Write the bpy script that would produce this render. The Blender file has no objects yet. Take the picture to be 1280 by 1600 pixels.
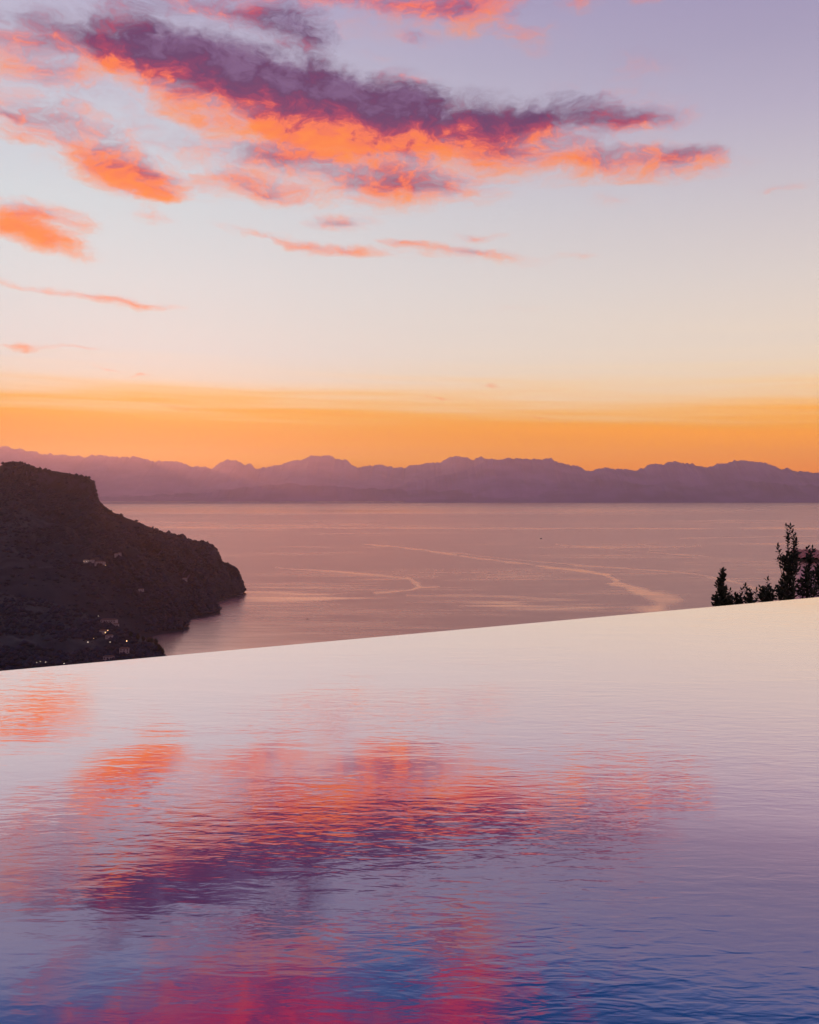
import bpy, math, random
import numpy as np
from mathutils import Vector, Matrix

R = math.radians
random.seed(7)
rng = np.random.default_rng(11)
scene = bpy.context.scene
COL = scene.collection

# ------------------------------------------------------------------ camera
EYE = 330.0            # the terrace stands about 330 m above the sea (sea level is z = 0)
FPX = 1500.0           # focal length in photograph pixels
PITCH = math.atan(32 / FPX)
cam = bpy.data.cameras.new('camera')
cam.sensor_fit = 'VERTICAL'
cam.sensor_height = 24
cam.lens = FPX / 1600 * 24
cam.clip_start = 0.05
cam.clip_end = 200000
cam_ob = bpy.data.objects.new('camera', cam)
COL.objects.link(cam_ob)
cam_ob.location = (0, 0, EYE)
cam_ob.rotation_euler = (R(90) - PITCH, 0, 0)
scene.camera = cam_ob

scene.view_settings.view_transform = 'Standard'
scene.view_settings.look = 'None'
scene.view_settings.exposure = 0
scene.view_settings.gamma = 1
scene.view_settings.use_curve_mapping = False
scene.cycles.max_bounces = 6
scene.cycles.volume_bounces = 0
scene.cycles.use_denoising = True


def lin(c):
    out = []
    for v in c:
        v /= 255.0
        out.append(v / 12.92 if v <= 0.04045 else ((v + 0.055) / 1.055) ** 2.4)
    return tuple(out)


def ray(px, py):
    """Direction of a photograph pixel in the world, scaled to y = 1."""
    cp, sp = math.cos(PITCH), math.sin(PITCH)
    X = px - 640
    Y = (800 - py) * sp + FPX * cp
    Z = (800 - py) * cp - FPX * sp
    return Vector((X / Y, 1.0, Z / Y))


def at(px, py, d):
    v = ray(px, py) * d
    return Vector((v.x, v.y, v.z + EYE))


def on_level(px, py, z):
    v = ray(px, py)
    return at(px, py, (z - EYE) / v.z)


def azel(px, py):
    v = ray(px, py)
    return math.degrees(math.atan2(v.x, v.y)), math.degrees(math.atan2(v.z, math.hypot(v.x, v.y)))


# ------------------------------------------------------------------ sky
SUN_EL, SUN_AZ = R(2.8), R(-17.5)
world = bpy.data.worlds.new('World')
scene.world = world
world.use_nodes = True
world.cycles.sampling_method = 'MANUAL'
world.cycles.sample_map_resolution = 256
wt = world.node_tree
wt.nodes.clear()
WN = wt.nodes
WL = wt.links


def wn(kind, **kw):
    n = WN.new(kind)
    for k, v in kw.items():
        setattr(n, k, v)
    return n


def setin(n, i, v):
    if v is None:
        return
    if hasattr(v, 'node'):
        n.id_data.links.new(v, n.inputs[i])
    else:
        n.inputs[i].default_value = v


def wm(op, a, b=None, c=None, clamp=False):
    n = wn('ShaderNodeMath', operation=op, use_clamp=clamp)
    setin(n, 0, a); setin(n, 1, b); setin(n, 2, c)
    return n.outputs[0]


def wramp(fac, stops, interp='LINEAR'):
    n = wn('ShaderNodeValToRGB')
    cr = n.color_ramp
    cr.interpolation = interp
    while len(cr.elements) > 1:
        cr.elements.remove(cr.elements[-1])
    for k, (p, c) in enumerate(stops):
        e = cr.elements[0] if k == 0 else cr.elements.new(p)
        e.position = p
        e.color = (*c, 1)
    WL.new(fac, n.inputs[0])
    return n.outputs[0]


def wmix(fac, a, b):
    n = wn('ShaderNodeMix', data_type='RGBA')
    setin(n, 0, fac)
    setin(n, 6, a if hasattr(a, 'node') else (*a, 1))
    setin(n, 7, b if hasattr(b, 'node') else (*b, 1))
    return n.outputs[2]


def wss(v, lo, hi, a=0.0, b=1.0):
    n = wn('ShaderNodeMapRange', interpolation_type='SMOOTHSTEP')
    setin(n, 0, v)
    n.inputs[1].default_value = lo; n.inputs[2].default_value = hi
    n.inputs[3].default_value = a; n.inputs[4].default_value = b
    return n.outputs[0]


tc = wn('ShaderNodeTexCoord')
sep = wn('ShaderNodeSeparateXYZ')
WL.new(tc.outputs['Generated'], sep.inputs[0])
sx, sy, sz = sep.outputs
az = wm('MULTIPLY', wm('ARCTAN2', sx, sy), 180 / math.pi)
el = wm('MULTIPLY', wm('ARCSINE', sz), 180 / math.pi)
bandc = wn('ShaderNodeCombineXYZ')
WL.new(wm('MULTIPLY', az, 0.035), bandc.inputs[0]); WL.new(wm('MULTIPLY_ADD', az, 0.02, el), bandc.inputs[1])
bandn = wn('ShaderNodeTexNoise', noise_dimensions='2D')
bandn.inputs['Scale'].default_value = 1.3; bandn.inputs['Detail'].default_value = 4
WL.new(bandc.outputs[0], bandn.inputs['Vector'])
el_low = wm('MULTIPLY_ADD', wm('SUBTRACT', bandn.outputs['Fac'], 0.5), wm('MULTIPLY', wss(el, 1.0, 4.0), wss(el, 6.0, 12.0, 2.6, 0.0)), el)
elf = wm('DIVIDE', el_low, 90.0, clamp=True)


HAZE = 2.6e-5          # density of the air, per metre
HAZE_TOP = 2150.0
HAZE_W = (1.05, 0.33, 0.17)   # brightness of the lit air, towards the sun and away from it
HAZE_E = (0.54, 0.21, 0.13)


def stops(lst, air):
    """Sky colours behind the air, so that they show as listed through it."""
    out = []
    for y, e, c in lst:
        e = max(0.0, azel(640, y)[1] if y is not None else e)
        path = min(43000.0, (HAZE_TOP - EYE) / max(1e-4, math.sin(R(e))))
        T = math.exp(-HAZE * path)
        out.append((e / 90.0, tuple(max(0.004, (v - j * (1 - T)) / T) for v, j in zip(lin(c), air))))
    return out


west = wramp(elf, stops([
    (768, 0, (255, 146, 45)), (715, 0, (255, 164, 42)), (685, 0, (255, 158, 32)), (662, 0, (255, 160, 46)), (646, 0, (253, 167, 72)), (632, 0, (251, 182, 118)), (612, 0, (248, 198, 162)),
    (588, 0, (242, 208, 190)), (550, 0, (234, 212, 206)), (450, 0, (229, 216, 214)), (330, 0, (220, 215, 217)),
    (200, 0, (211, 202, 211)), (60, 0, (199, 184, 203)), (0, 0, (190, 175, 200)), (None, 28.8, (122, 126, 174)), (None, 32, (66, 88, 144)), (None, 42, (54, 78, 132)),
    (None, 60, (55, 74, 132)), (None, 90, (42, 58, 112))], HAZE_W))
east = wramp(elf, stops([
    (768, 0, (255, 140, 80)), (715, 0, (255, 158, 74)), (685, 0, (255, 161, 70)), (664, 0, (254, 168, 80)), (642, 0, (252, 184, 116)), (614, 0, (247, 202, 160)), (588, 0, (240, 208, 180)),
    (560, 0, (236, 210, 190)), (450, 0, (223, 206, 199)), (330, 0, (206, 193, 198)),
    (200, 0, (186, 172, 192)), (100, 0, (173, 159, 185)), (0, 0, (165, 150, 182)), (None, 28.0, (128, 134, 182)), (None, 30.5, (60, 92, 146)), (None, 42, (48, 74, 128)),
    (None, 60, (48, 68, 126)), (None, 90, (42, 58, 112))], HAZE_E))
back = wramp(elf, [(0.0, lin((150, 112, 135))), (0.07, lin((232, 176, 188))), (0.15, lin((236, 190, 200))), (0.28, lin((186, 160, 186))), (0.5, lin((112, 112, 160))), (1.0, lin((42, 58, 112)))])
sky_front = wmix(wss(az, -26, 27), west, east)
away = wss(wm('ABSOLUTE', wm('ADD', az, 12)), 60, 150)
sky_base = wmix(away, sky_front, back)

# physical twilight glow round the sunken sun
nis = wn('ShaderNodeTexSky', sky_type='NISHITA', sun_disc=False)
nis.sun_elevation = SUN_EL
nis.sun_rotation = SUN_AZ
nis.altitude = 330
nis_s = wn('ShaderNodeVectorMath', operation='SCALE')
WL.new(nis.outputs[0], nis_s.inputs[0])
nis_s.inputs[3].default_value = 0.004
addn = wn('ShaderNodeVectorMath', operation='ADD')
WL.new(sky_base, addn.inputs[0]); WL.new(nis_s.outputs[0], addn.inputs[1])
sky_base = addn.outputs[0]

# cloud coordinates: degrees of azimuth and elevation, warped by noise
cxyz = wn('ShaderNodeCombineXYZ')
WL.new(az, cxyz.inputs[0]); WL.new(el, cxyz.inputs[1])


def wnoise(vec, scale, detail, rough, stretch=(1, 1, 1), rot=0.0, dist=0.0, off=(0, 0, 0)):
    mp = wn('ShaderNodeMapping')
    mp.inputs['Location'].default_value = off
    mp.inputs['Rotation'].default_value = (0, 0, rot)
    mp.inputs['Scale'].default_value = stretch
    WL.new(vec, mp.inputs[0])
    n = wn('ShaderNodeTexNoise', noise_dimensions='2D')
    n.inputs['Scale'].default_value = scale
    n.inputs['Detail'].default_value = detail
    n.inputs['Roughness'].default_value = rough
    n.inputs['Distortion'].default_value = dist
    WL.new(mp.outputs[0], n.inputs['Vector'])
    return n


w1 = wnoise(cxyz.outputs[0], 0.30, 4, 0.6, (0.6, 1.2, 1))
sub = wn('ShaderNodeVectorMath', operation='SUBTRACT')
WL.new(w1.outputs['Color'], sub.inputs[0]); sub.inputs[1].default_value = (0.5, 0.5, 0.5)
mul = wn('ShaderNodeVectorMath', operation='MULTIPLY')
WL.new(sub.outputs[0], mul.inputs[0]); mul.inputs[1].default_value = (4.2, 1.5, 0)
adv = wn('ShaderNodeVectorMath', operation='ADD')
WL.new(cxyz.outputs[0], adv.inputs[0]); WL.new(mul.outputs[0], adv.inputs[1])
warped = adv.outputs[0]

# (centre x, y, half length, half height, slope in degrees, weight, tone); tone < 0 glows, tone > 0 is dusky
CLOUDS = [
    (40, 60, 170, 40, 6, 0.8, 0.22), (150, 62, 150, 38, 10, 0.8, 0.3), (50, 104, 120, 26, 6, 0.5, -0.5), (170, 98, 90, 30, 16, 0.6, -0.75),
    (250, 92, 150, 56, 15, 1.0, 0.45), (350, 116, 170, 64, 14, 1.2, 0.45), (450, 140, 170, 62, 12, 1.3, 0.45), (560, 162, 150, 60, 12, 1.25, 0.4), (625, 175, 110, 52, 10, 0.9, 0.3),
    (290, 172, 110, 28, 20, 0.6, -0.75), (410, 200, 180, 40, 9, 0.95, -0.7), (530, 216, 150, 42, 6, 0.95, -0.7), (625, 232, 100, 36, 3, 0.7, -0.45), (250, 114, 50, 22, 14, 0.3, -0.9),
    (715, 186, 160, 50, 6, 1.0, 0.22), (790, 200, 120, 34, 2, 0.6, 0.1), (880, 184, 170, 34, 3, 0.8, 0.5), (1010, 188, 110, 26, -3, 0.6, 0.1),
    (740, 240, 130, 40, 6, 0.8, -0.6), (880, 252, 160, 42, 4, 0.75, -0.25), (1040, 256, 160, 34, 3, 0.75, -0.2), (1070, 240, 90, 16, 3, 0.4, 0.4),
    (110, 225, 190, 56, 16, 0.66, -0.15), (215, 272, 140, 38, 9, 1.0, -0.5), (235, 305, 95, 20, 3, 0.7, -0.3),
    (400, 296, 110, 26, 8, 0.7, -0.2), (230, 338, 60, 20, 8, 0.5, -0.2), (20, 215, 50, 14, 4, 0.5, -0.2), (15, 180, 50, 9, 4, 0.5, -0.3),
    (45, 338, 130, 32, 2, 1.25, -0.5), (55, 374, 130, 26, 9, 1.25, -0.65),
    (660, 292, 180, 34, 4, 0.72, -0.15), (560, 285, 260, 60, 2, 0.48, -0.1), (420, 245, 120, 26, 4, 0.4, 0.1),
    (430, 376, 110, 17, 12, 0.75, -0.3), (550, 394, 130, 13, 3, 0.75, -0.3), (730, 398, 150, 17, 9, 0.8, -0.3), (545, 352, 75, 19, 0, 0.6, 0.0), (750, 369, 65, 12, 0, 0.55, -0.2), (640, 378, 40, 8, 0, 0.4, -0.1),
    (160, 465, 230, 13, 5.5, 0.85, -0.35),
    (30, 538, 60, 8, 1, 0.8, -0.6), (115, 547, 55, 5, 2, 0.5, -0.4), (218, 588, 34, 5, 1, 0.7, -0.7), (290, 636, 90, 8, 3, 0.55, -0.9), (180, 577, 40, 4, 4, 0.4, -0.5),
    (760, 603, 24, 4, 2, 0.55, -0.6), (676, 621, 22, 4, 0, 0.5, -0.6), (850, 654, 60, 5, 2, 0.4, -0.6), (442, 603, 22, 4, 0, 0.4, -0.6),
    (250, 235, 320, 80, 10, 0.30, -0.1), (560, 262, 320, 80, 4, 0.28, 0.0), (620, 22, 320, 50, 4, 0.34, 0.0), (230, 18, 260, 50, 6, 0.28, 0.5), (900, 210, 260, 90, 4, 0.28, 0.0), (80, 140, 200, 60, 8, 0.30, 0.0), (980, 110, 180, 70, 6, 0.2, 0.0),
    (480, 58, 100, 46, 22, 0.8, 0.75), (380, 22, 140, 36, 12, 0.5, 0.7), (200, -2, 90, 22, 5, 0.5, 0.7),
    (720, 12, 150, 42, 8, 0.75, -0.1), (815, 66, 50, 24, 22, 0.45, -0.3), (900, 2, 60, 16, 0, 0.45, -0.2), (580, 6, 170, 20, 4, 0.45, -0.1), (1010, 4, 40, 10, 0, 0.4, -0.2),
    (960, 316, 70, 16, 2, 0.36, -0.1), (1215, 296, 60, 12, 0, 0.42, -0.1), (900, 404, 70, 8, 2, 0.3, -0.2), (810, 484, 70, 6, -2, 0.3, -0.2),
    (640, 118, 60, 20, 6, 0.4, 0.2), (590, 88, 40, 10, 3, 0.35, -0.2), (650, 62, 40, 14, 5, 0.3, 0.6),
    (420, -70, 230, 80, -8, 1.0, -0.15), (230, -150, 260, 80, -6, 0.85, -0.2), (480, -170, 240, 70, 0, 0.75, -0.2), (760, -90, 120, 90, 10, 0.95, -0.2), (720, -190, 140, 80, 0, 0.85, -0.3),
    (870, -70, 60, 40, 10, 0.55, -0.2), (925, -120, 40, 40, 0, 0.55, -0.2), (1000, -80, 36, 34, 0, 0.5, -0.2), (80, -60, 150, 40, 8, 0.55, 0.0), (540, -190, 150, 50, 4, 0.7, 0.0),
]
Macc = Tacc = None
wsep = wn('ShaderNodeSeparateXYZ')
WL.new(warped, wsep.inputs[0])
wx, wy = wsep.outputs[0], wsep.outputs[1]
for (cx, cy, hx, hy, slope, wgt, tone) in CLOUDS:
    ca, ce = azel(cx, cy)
    k = math.degrees(1 / FPX) * math.cos(R(ca)) ** 1.5
    co, si = math.cos(R(-slope)), math.sin(R(-slope))
    ix, iy = 1 / (hx * k), 1 / (hy * k)
    lx = wm('MULTIPLY_ADD', wy, si * ix, wm('MULTIPLY_ADD', wx, co * ix, -(ca * co + ce * si) * ix))
    ly = wm('MULTIPLY_ADD', wy, co * iy, wm('MULTIPLY_ADD', wx, -si * iy, (ca * si - ce * co) * iy))
    d = wm('SQRT', wm('MULTIPLY_ADD', lx, lx, wm('MULTIPLY', ly, ly)))
    m = wm('MAXIMUM', wm('MULTIPLY_ADD', d, -wgt, wgt), 0.0)
    Macc = m if Macc is None else wm('ADD', Macc, m)
    t = wm('MULTIPLY_ADD', ly, 1.0 if hy >= 42 or tone > 0.1 else 0.35, tone)
    Tacc = wm('MULTIPLY', t, m) if Tacc is None else wm('MULTIPLY_ADD', t, m, Tacc)

# loose cloud streaks over the rest of the sky
loose = wnoise(cxyz.outputs[0], 0.06, 5, 0.55, (0.45, 1.6, 1), 0.15)
lm = wm('MULTIPLY', wss(loose.outputs['Fac'], 0.52, 0.75), wss(wm('ABSOLUTE', az), 27, 40))
lm = wm('MULTIPLY', lm, wm('MULTIPLY', wss(el, 3, 9), wss(el, 42, 60, 1, 0)))
Macc = wm('ADD', Macc, wm('MULTIPLY', lm, 0.9))

n_streak = wnoise(warped, 0.55, 7, 0.62, (0.32, 1.5, 1), 0.16)
n_puff = wnoise(warped, 0.62, 8, 0.62, (0.7, 1.15, 1), 0.2, off=(31, 17, 0))
n_fine = wnoise(warped, 1.9, 6, 0.66, (0.75, 1.3, 1), 0.15, off=(7, 3, 0))
nmix = wm('MULTIPLY_ADD', n_streak.outputs['Fac'], 0.42, wm('MULTIPLY_ADD', n_puff.outputs['Fac'], 0.36, wm('MULTIPLY', n_fine.outputs['Fac'], 0.22)))
grow = wm('MULTIPLY', Macc, 3.0, clamp=True)
dens = wm('MULTIPLY_ADD', wm('MULTIPLY', wm('SUBTRACT', nmix, 0.5), 2.5), grow, Macc)
alpha = wss(dens, 0.04, 1.3)
tone = wm('DIVIDE', Tacc, wm('MAXIMUM', Macc, 0.02))
tone = wm('ADD', tone, wm('MULTIPLY', wm('SUBTRACT', n_puff.outputs['Fac'], 0.5), -1.8))
tone = wm('ADD', tone, wm('MULTIPLY', wm('SUBTRACT', n_fine.outputs['Fac'], 0.5), -0.8))
tone = wm('ADD', tone, wm('MULTIPLY', wm('SUBTRACT', Macc, 0.7), 0.25))
tfac = wss(tone, -1.25, 1.25)
cc = wramp(tfac, [
    (0.0, (1.08, 0.30, 0.045)), (0.24, (1.06, 0.235, 0.055)), (0.38, lin((252, 120, 86))), (0.48, lin((218, 88, 92))),
    (0.58, lin((172, 60, 98))), (0.74, lin((120, 52, 102))), (0.88, lin((92, 54, 104))), (1.0, lin((120, 90, 134)))])
# high overhead the clouds turn from orange to crimson pink
ccr = wramp(tfac, [
    (0.0, (1.2, 0.09, 0.11)), (0.40, (1.05, 0.045, 0.12)), (0.7, lin((160, 62, 116))), (1.0, lin((110, 80, 135)))])
cc = wmix(wss(el, 25, 31), cc, ccr)
sky = wmix(wm('MULTIPLY', alpha, 0.97), sky_base, cc)
bg = wn('ShaderNodeBackground')
WL.new(sky, bg.inputs['Color'])
bg.inputs['Strength'].default_value = 1.0
wo = wn('ShaderNodeOutputWorld')
WL.new(bg.outputs[0], wo.inputs[0])

# the sun stands right on the skyline of the far mountains: only a little red light is left
sun = bpy.data.lights.new('sun', 'SUN')
sun.energy = 0.85
sun.angle = R(0.5)
sun.color = (1.0, 0.42, 0.25)
sun_ob = bpy.data.objects.new('sun', sun)
COL.objects.link(sun_ob)
sdir = Vector((math.sin(SUN_AZ) * math.cos(SUN_EL), math.cos(SUN_AZ) * math.cos(SUN_EL), math.sin(SUN_EL)))
sun_ob.rotation_euler = sdir.to_track_quat('Z', 'Y').to_euler()


# ------------------------------------------------------------------ helpers
def fbm2(x, y, seed=0, octaves=5, gain=0.5, ridged=False):
    """Value noise on numpy arrays, about -1..1."""
    out = np.zeros_like(x, dtype=float)
    amp, tot = 1.0, 0.0
    for o in range(octaves):
        xi, yi = np.floor(x).astype(np.int64), np.floor(y).astype(np.int64)
        fx, fy = x - xi, y - yi
        fx, fy = fx * fx * fx * (fx * (fx * 6 - 15) + 10), fy * fy * fy * (fy * (fy * 6 - 15) + 10)

        def h(a, b):
            n = (a * 374761393 + b * 668265263 + (seed + o * 17) * 974634777) & 0x7fffffff
            n = ((n ^ (n >> 13)) * 1274126177) & 0x7fffffff
            n = n ^ (n >> 16)
            return (n & 0xffff) / 32767.5 - 1
        v = (h(xi, yi) * (1 - fx) + h(xi + 1, yi) * fx) * (1 - fy) + (h(xi, yi + 1) * (1 - fx) + h(xi + 1, yi + 1) * fx) * fy
        if ridged:
            v = 1 - 2 * np.abs(v)
        out += v * amp
        tot += amp
        amp *= gain
        x, y = x * 2.03 + 11.3, y * 2.03 - 7.1
    return out / tot


def mesh_from(name, verts, faces, smooth=False):
    me = bpy.data.meshes.new(name)
    me.from_pydata([tuple(map(float, v)) for v in verts], [], [tuple(map(int, f)) for f in faces])
    me.validate()
    me.update()
    if smooth:
        me.polygons.foreach_set('use_smooth', [True] * len(me.polygons))
    return me


def grid_mesh(name, P, smooth=True):
    """P is an (m, n, 3) array of points."""
    m, n, _ = P.shape
    idx = np.arange(m * n).reshape(m, n)
    f = np.stack([idx[:-1, :-1], idx[:-1, 1:], idx[1:, 1:], idx[1:, :-1]], -1).reshape(-1, 4)
    me = bpy.data.meshes.new(name)
    me.vertices.add(m * n)
    me.vertices.foreach_set('co', P.reshape(-1).astype(np.float32))
    me.loops.add(len(f) * 4)
    me.loops.foreach_set('vertex_index', f.reshape(-1).astype(np.int32))
    me.polygons.add(len(f))
    me.polygons.foreach_set('loop_start', (np.arange(len(f)) * 4).astype(np.int32))
    me.polygons.foreach_set('use_smooth', [smooth] * len(f))
    me.update(calc_edges=True)
    me.validate()
    return me


def link(name, me, mat=None, parent=None, loc=None, rot=None):
    o = bpy.data.objects.new(name, me)
    COL.objects.link(o)
    if mat is not None and me is not None and len(me.materials) == 0:
        me.materials.append(mat)
    if parent is not None:
        o.parent = parent
    if loc is not None:
        o.location = loc
    if rot is not None:
        o.rotation_euler = rot
    return o


def tag(o, label=None, cat=None, group=None, kind=None):
    if label: o['label'] = label
    if cat: o['category'] = cat
    if group: o['group'] = group
    if kind: o['kind'] = kind
    return o


class MB:
    """Collects shapes and builds them as one mesh."""
    def __init__(self):
        self.v, self.f = [], []

    def add(self, v, f):
        b = len(self.v)
        self.v += [tuple(p) for p in v]
        self.f += [tuple(i + b for i in q) for q in f]

    def box(self, c, s, rz=0.0):
        co, si = math.cos(rz), math.sin(rz)
        v = []
        for dz in (-1, 1):
            for dx, dy in ((-1, -1), (1, -1), (1, 1), (-1, 1)):
                x, y = dx * s[0] / 2, dy * s[1] / 2
                v.append((c[0] + x * co - y * si, c[1] + x * si + y * co, c[2] + dz * s[2] / 2))
        self.add(v, [(3, 2, 1, 0), (4, 5, 6, 7), (0, 1, 5, 4), (1, 2, 6, 5), (2, 3, 7, 6), (3, 0, 4, 7)])

    def tube(self, pts, radii, n=6):
        rings = []
        for i, p in enumerate(pts):
            p = Vector(p)
            a = Vector(pts[max(0, i - 1)]); b = Vector(pts[min(len(pts) - 1, i + 1)])
            t = (b - a).normalized()
            u = t.orthogonal().normalized(); w = t.cross(u)
            rings.append([p + (u * math.cos(2 * math.pi * k / n) + w * math.sin(2 * math.pi * k / n)) * radii[i] for k in range(n)])
        v = [q for r in rings for q in r]
        f = []
        for i in range(len(pts) - 1):
            for k in range(n):
                f.append((i * n + k, i * n + (k + 1) % n, (i + 1) * n + (k + 1) % n, (i + 1) * n + k))
        f.append(tuple(range(n - 1, -1, -1)))
        f.append(tuple((len(pts) - 1) * n + k for k in range(n)))
        self.add(v, f)

    def build(self, name, mat, parent=None, smooth=False, **kw):
        return link(name, mesh_from(name, self.v, self.f, smooth), mat, parent, **kw)


def material(name):
    m = bpy.data.materials.new(name)
    m.use_nodes = True
    return m, m.node_tree, m.node_tree.nodes['Principled BSDF']


def simple(name, base, rough=0.8, var=0.0, scale=5.0, second=None, emit=None, emit_s=0.0, coord='Object'):
    m, nt, b = material(name)
    b.inputs['Roughness'].default_value = rough
    b.inputs['Base Color'].default_value = (*base, 1)
    if second is not None or var:
        sec = second or tuple(min(1, c * (1 + var)) for c in base)
        t = nt.nodes.new('ShaderNodeTexCoord')
        n = nt.nodes.new('ShaderNodeTexNoise')
        n.inputs['Scale'].default_value = scale
        n.inputs['Detail'].default_value = 6
        nt.links.new(t.outputs[coord], n.inputs['Vector'])
        r = nt.nodes.new('ShaderNodeValToRGB')
        r.color_ramp.elements[0].position = 0.38; r.color_ramp.elements[1].position = 0.62
        r.color_ramp.elements[0].color = (*base, 1); r.color_ramp.elements[1].color = (*sec, 1)
        nt.links.new(n.outputs['Fac'], r.inputs[0])
        nt.links.new(r.outputs[0], b.inputs['Base Color'])
    if emit:
        b.inputs['Emission Color'].default_value = (*emit, 1)
        b.inputs['Emission Strength'].default_value = emit_s
    return m


def polyline(pts, n):
    """n samples along the x of pixel points, linear."""
    pts = np.array(pts, float)
    t = np.linspace(0, 1, len(pts))
    s = np.linspace(0, 1, n)
    return np.stack([np.interp(s, t, pts[:, k]) for k in range(pts.shape[1])], -1)


def resample(P, n):
    """Resample an (k, d) polyline to n points by arc length."""
    P = np.asarray(P, float)
    L = np.concatenate([[0], np.cumsum(np.linalg.norm(np.diff(P[:, :2], axis=0), axis=1))])
    s = np.linspace(0, L[-1], n)
    return np.stack([np.interp(s, L, P[:, k]) for k in range(P.shape[1])], -1)


# ------------------------------------------------------------------ sea
SEA_Z = 0.0


def build_sea():
    fine = np.linspace(-27, 27, 900)
    azs = np.radians(np.concatenate([np.linspace(-82, -27.5, 40), fine, np.linspace(27.5, 82, 40)]))
    pys = np.concatenate([np.linspace(1900, 1080, 30), np.linspace(1075, 783, 420), [781, 779, 777.5, 776.5]])
    d = EYE * FPX / (pys - 768)
    A, D = np.meshgrid(azs, d)
    X = np.tan(np.clip(A, -1.42, 1.42)) * D
    X = np.clip(X, -43000, 43000)
    Y = D
    P = np.stack([X, Y, np.zeros_like(X)], -1)
    me = grid_mesh('sea', P)
    # slick: smooth lanes on the water where currents and boats have flattened the ripples
    PX = 640 + X / Y * FPX
    PY = 768 + EYE * FPX / D
    s = np.zeros_like(PX)
    jit = fbm2(X / 260, Y / 260, 3, 4) * 2.2
    jit2 = fbm2(X / 90, Y / 190, 9, 4)

    def lane(pts, w0, w1, a):
        nonlocal s
        for (p, q, k0, k1) in [(pts[i], pts[i + 1], i / (len(pts) - 1), (i + 1) / (len(pts) - 1)) for i in range(len(pts) - 1)]:
            dx, dy = q[0] - p[0], q[1] - p[1]
            L2 = dx * dx + dy * dy
            py_ = PY + jit * 0.7
            px_ = PX + jit2 * 6
            t = np.clip(((px_ - p[0]) * dx + (py_ - p[1]) * dy) / L2, 0, 1)
            # vertical distance counts more than horizontal: the water is seen at a low angle
            dist = np.hypot((px_ - p[0] - t * dx) * 0.35, py_ - p[1] - t * dy)
            k = k0 + (k1 - k0) * t
            w = w0 + (w1 - w0) * k
            v = np.clip(1.2 - dist / (w * 1.25) + jit2 * 0.7, 0, 1)
            s = np.maximum(s, v * v * (3 - 2 * v) * a * 0.66)
    lane([(570, 850), (610, 853), (686, 863), (756, 873), (834, 883), (912, 892), (950, 899)], 1.0, 2.0, 0.75)
    lane([(945, 898), (962, 906), (967, 913), (1006, 924), (1030, 932)], 2.2, 4.5, 0.85)
    lane([(1028, 931), (1036, 938), (1020, 956)], 6, 13, 0.8)
    lane([(430, 886), (520, 893), (600, 900), (638, 905)], 1.0, 1.8, 0.6)
    lane([(636, 904), (652, 911), (656, 917), (640, 921), (590, 927)], 2.0, 2.0, 0.8)
    lane([(650, 918), (684, 917)], 1.8, 1.0, 0.7)
    lane([(700, 863), (830, 876), (960, 887), (1080, 897), (1130, 905), (1190, 921)], 0.9, 1.8, 0.55)
    lane([(870, 850), (960, 858), (1050, 866), (1110, 870)], 0.7, 0.8, 0.5)
    lane([(1000, 850), (1020, 853), (1015, 860), (1060, 858)], 0.8, 0.8, 0.4)
    lane([(640, 930), (740, 931), (810, 934), (880, 937)], 1.6, 2.2, 0.5)
    # brushed patches
    streak = fbm2(PX / 150 + 5, PY / 3.2, 21, 4)
    for (cx, cy, hx, hy, a) in ((470, 930, 160, 22, 0.8), (420, 960, 240, 30, 0.35), (840, 945, 150, 11, 0.8), (600, 990, 200, 20, 0.3), (560, 905, 120, 12, 0.25)):
        g = np.clip(1 - ((PX - cx) / hx) ** 2 - ((PY - cy) / hy) ** 2, 0, 1)
        s = np.maximum(s, g * np.clip(streak * 1.6 + 0.25, 0, 1) * a)
    curl = fbm2(PX / 14, PY / 4.0, 33, 4, ridged=True)
    for (cx, cy, hx, hy, a) in ((750, 895, 190, 25, 0.35), (1030, 858, 130, 14, 0.4), (900, 910, 120, 14, 0.25)):
        g = np.clip(1 - ((PX - cx) / hx) ** 2 - ((PY - cy) / hy) ** 2, 0, 1)
        s = np.maximum(s, g * np.clip(curl * 1.6 - 0.5, 0, 1) * a * 0.6)
    # calm water under the far shore and long calm bands across the bay
    band = fbm2(PX / 700 + 3, PY / 5.0, 41, 3)
    far = np.clip(1 - np.abs(PY - 797) / 9.0, 0, 1) * np.clip(1.15 - np.clip(PX - 500, 0, 2000) / 700, 0, 1)
    s = np.maximum(s, far * (0.8 + 0.4 * band))
    s = np.maximum(s, np.clip(band * 1.4 - 0.2, 0, 1) * 0.42 * np.clip((880 - PY) / 40, 0, 1))
    s = np.maximum(s, np.clip((PY - 930) / 90, 0, 1) * np.clip((760 - PX) / 420, 0, 1) * 0.75)  # extra sheen put in at the lower left to brighten the sea
    fine_s = fbm2(PX / 60, PY / 1.6, 61, 3) * 0.5 + fbm2(PX / 240, PY / 5, 67, 4) * 0.7
    s = s + np.clip(fine_s, -0.5, 1) * 0.38 * np.clip((PY - 790) / 30, 0, 1)
    attr = me.attributes.new('slick', 'FLOAT', 'POINT')
    attr.data.foreach_set('value', np.clip(s, 0, 1).reshape(-1).astype(np.float32))
    m, nt, b = material('sea_water')
    N, L = nt.nodes, nt.links
    b.inputs['Base Color'].default_value = (0.035, 0.03, 0.045, 1)
    b.inputs['IOR'].default_value = 1.40
    at_ = N.new('ShaderNodeAttribute'); at_.attribute_name = 'slick'
    mr = N.new('ShaderNodeMapRange')
    L.new(at_.outputs['Fac'], mr.inputs[0])
    mr.inputs[3].default_value = 0.30; mr.inputs[4].default_value = 0.13
    gl = N.new('ShaderNodeBsdfGlossy'); gl.inputs['Color'].default_value = (1.0, 0.70, 0.64, 1)
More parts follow.
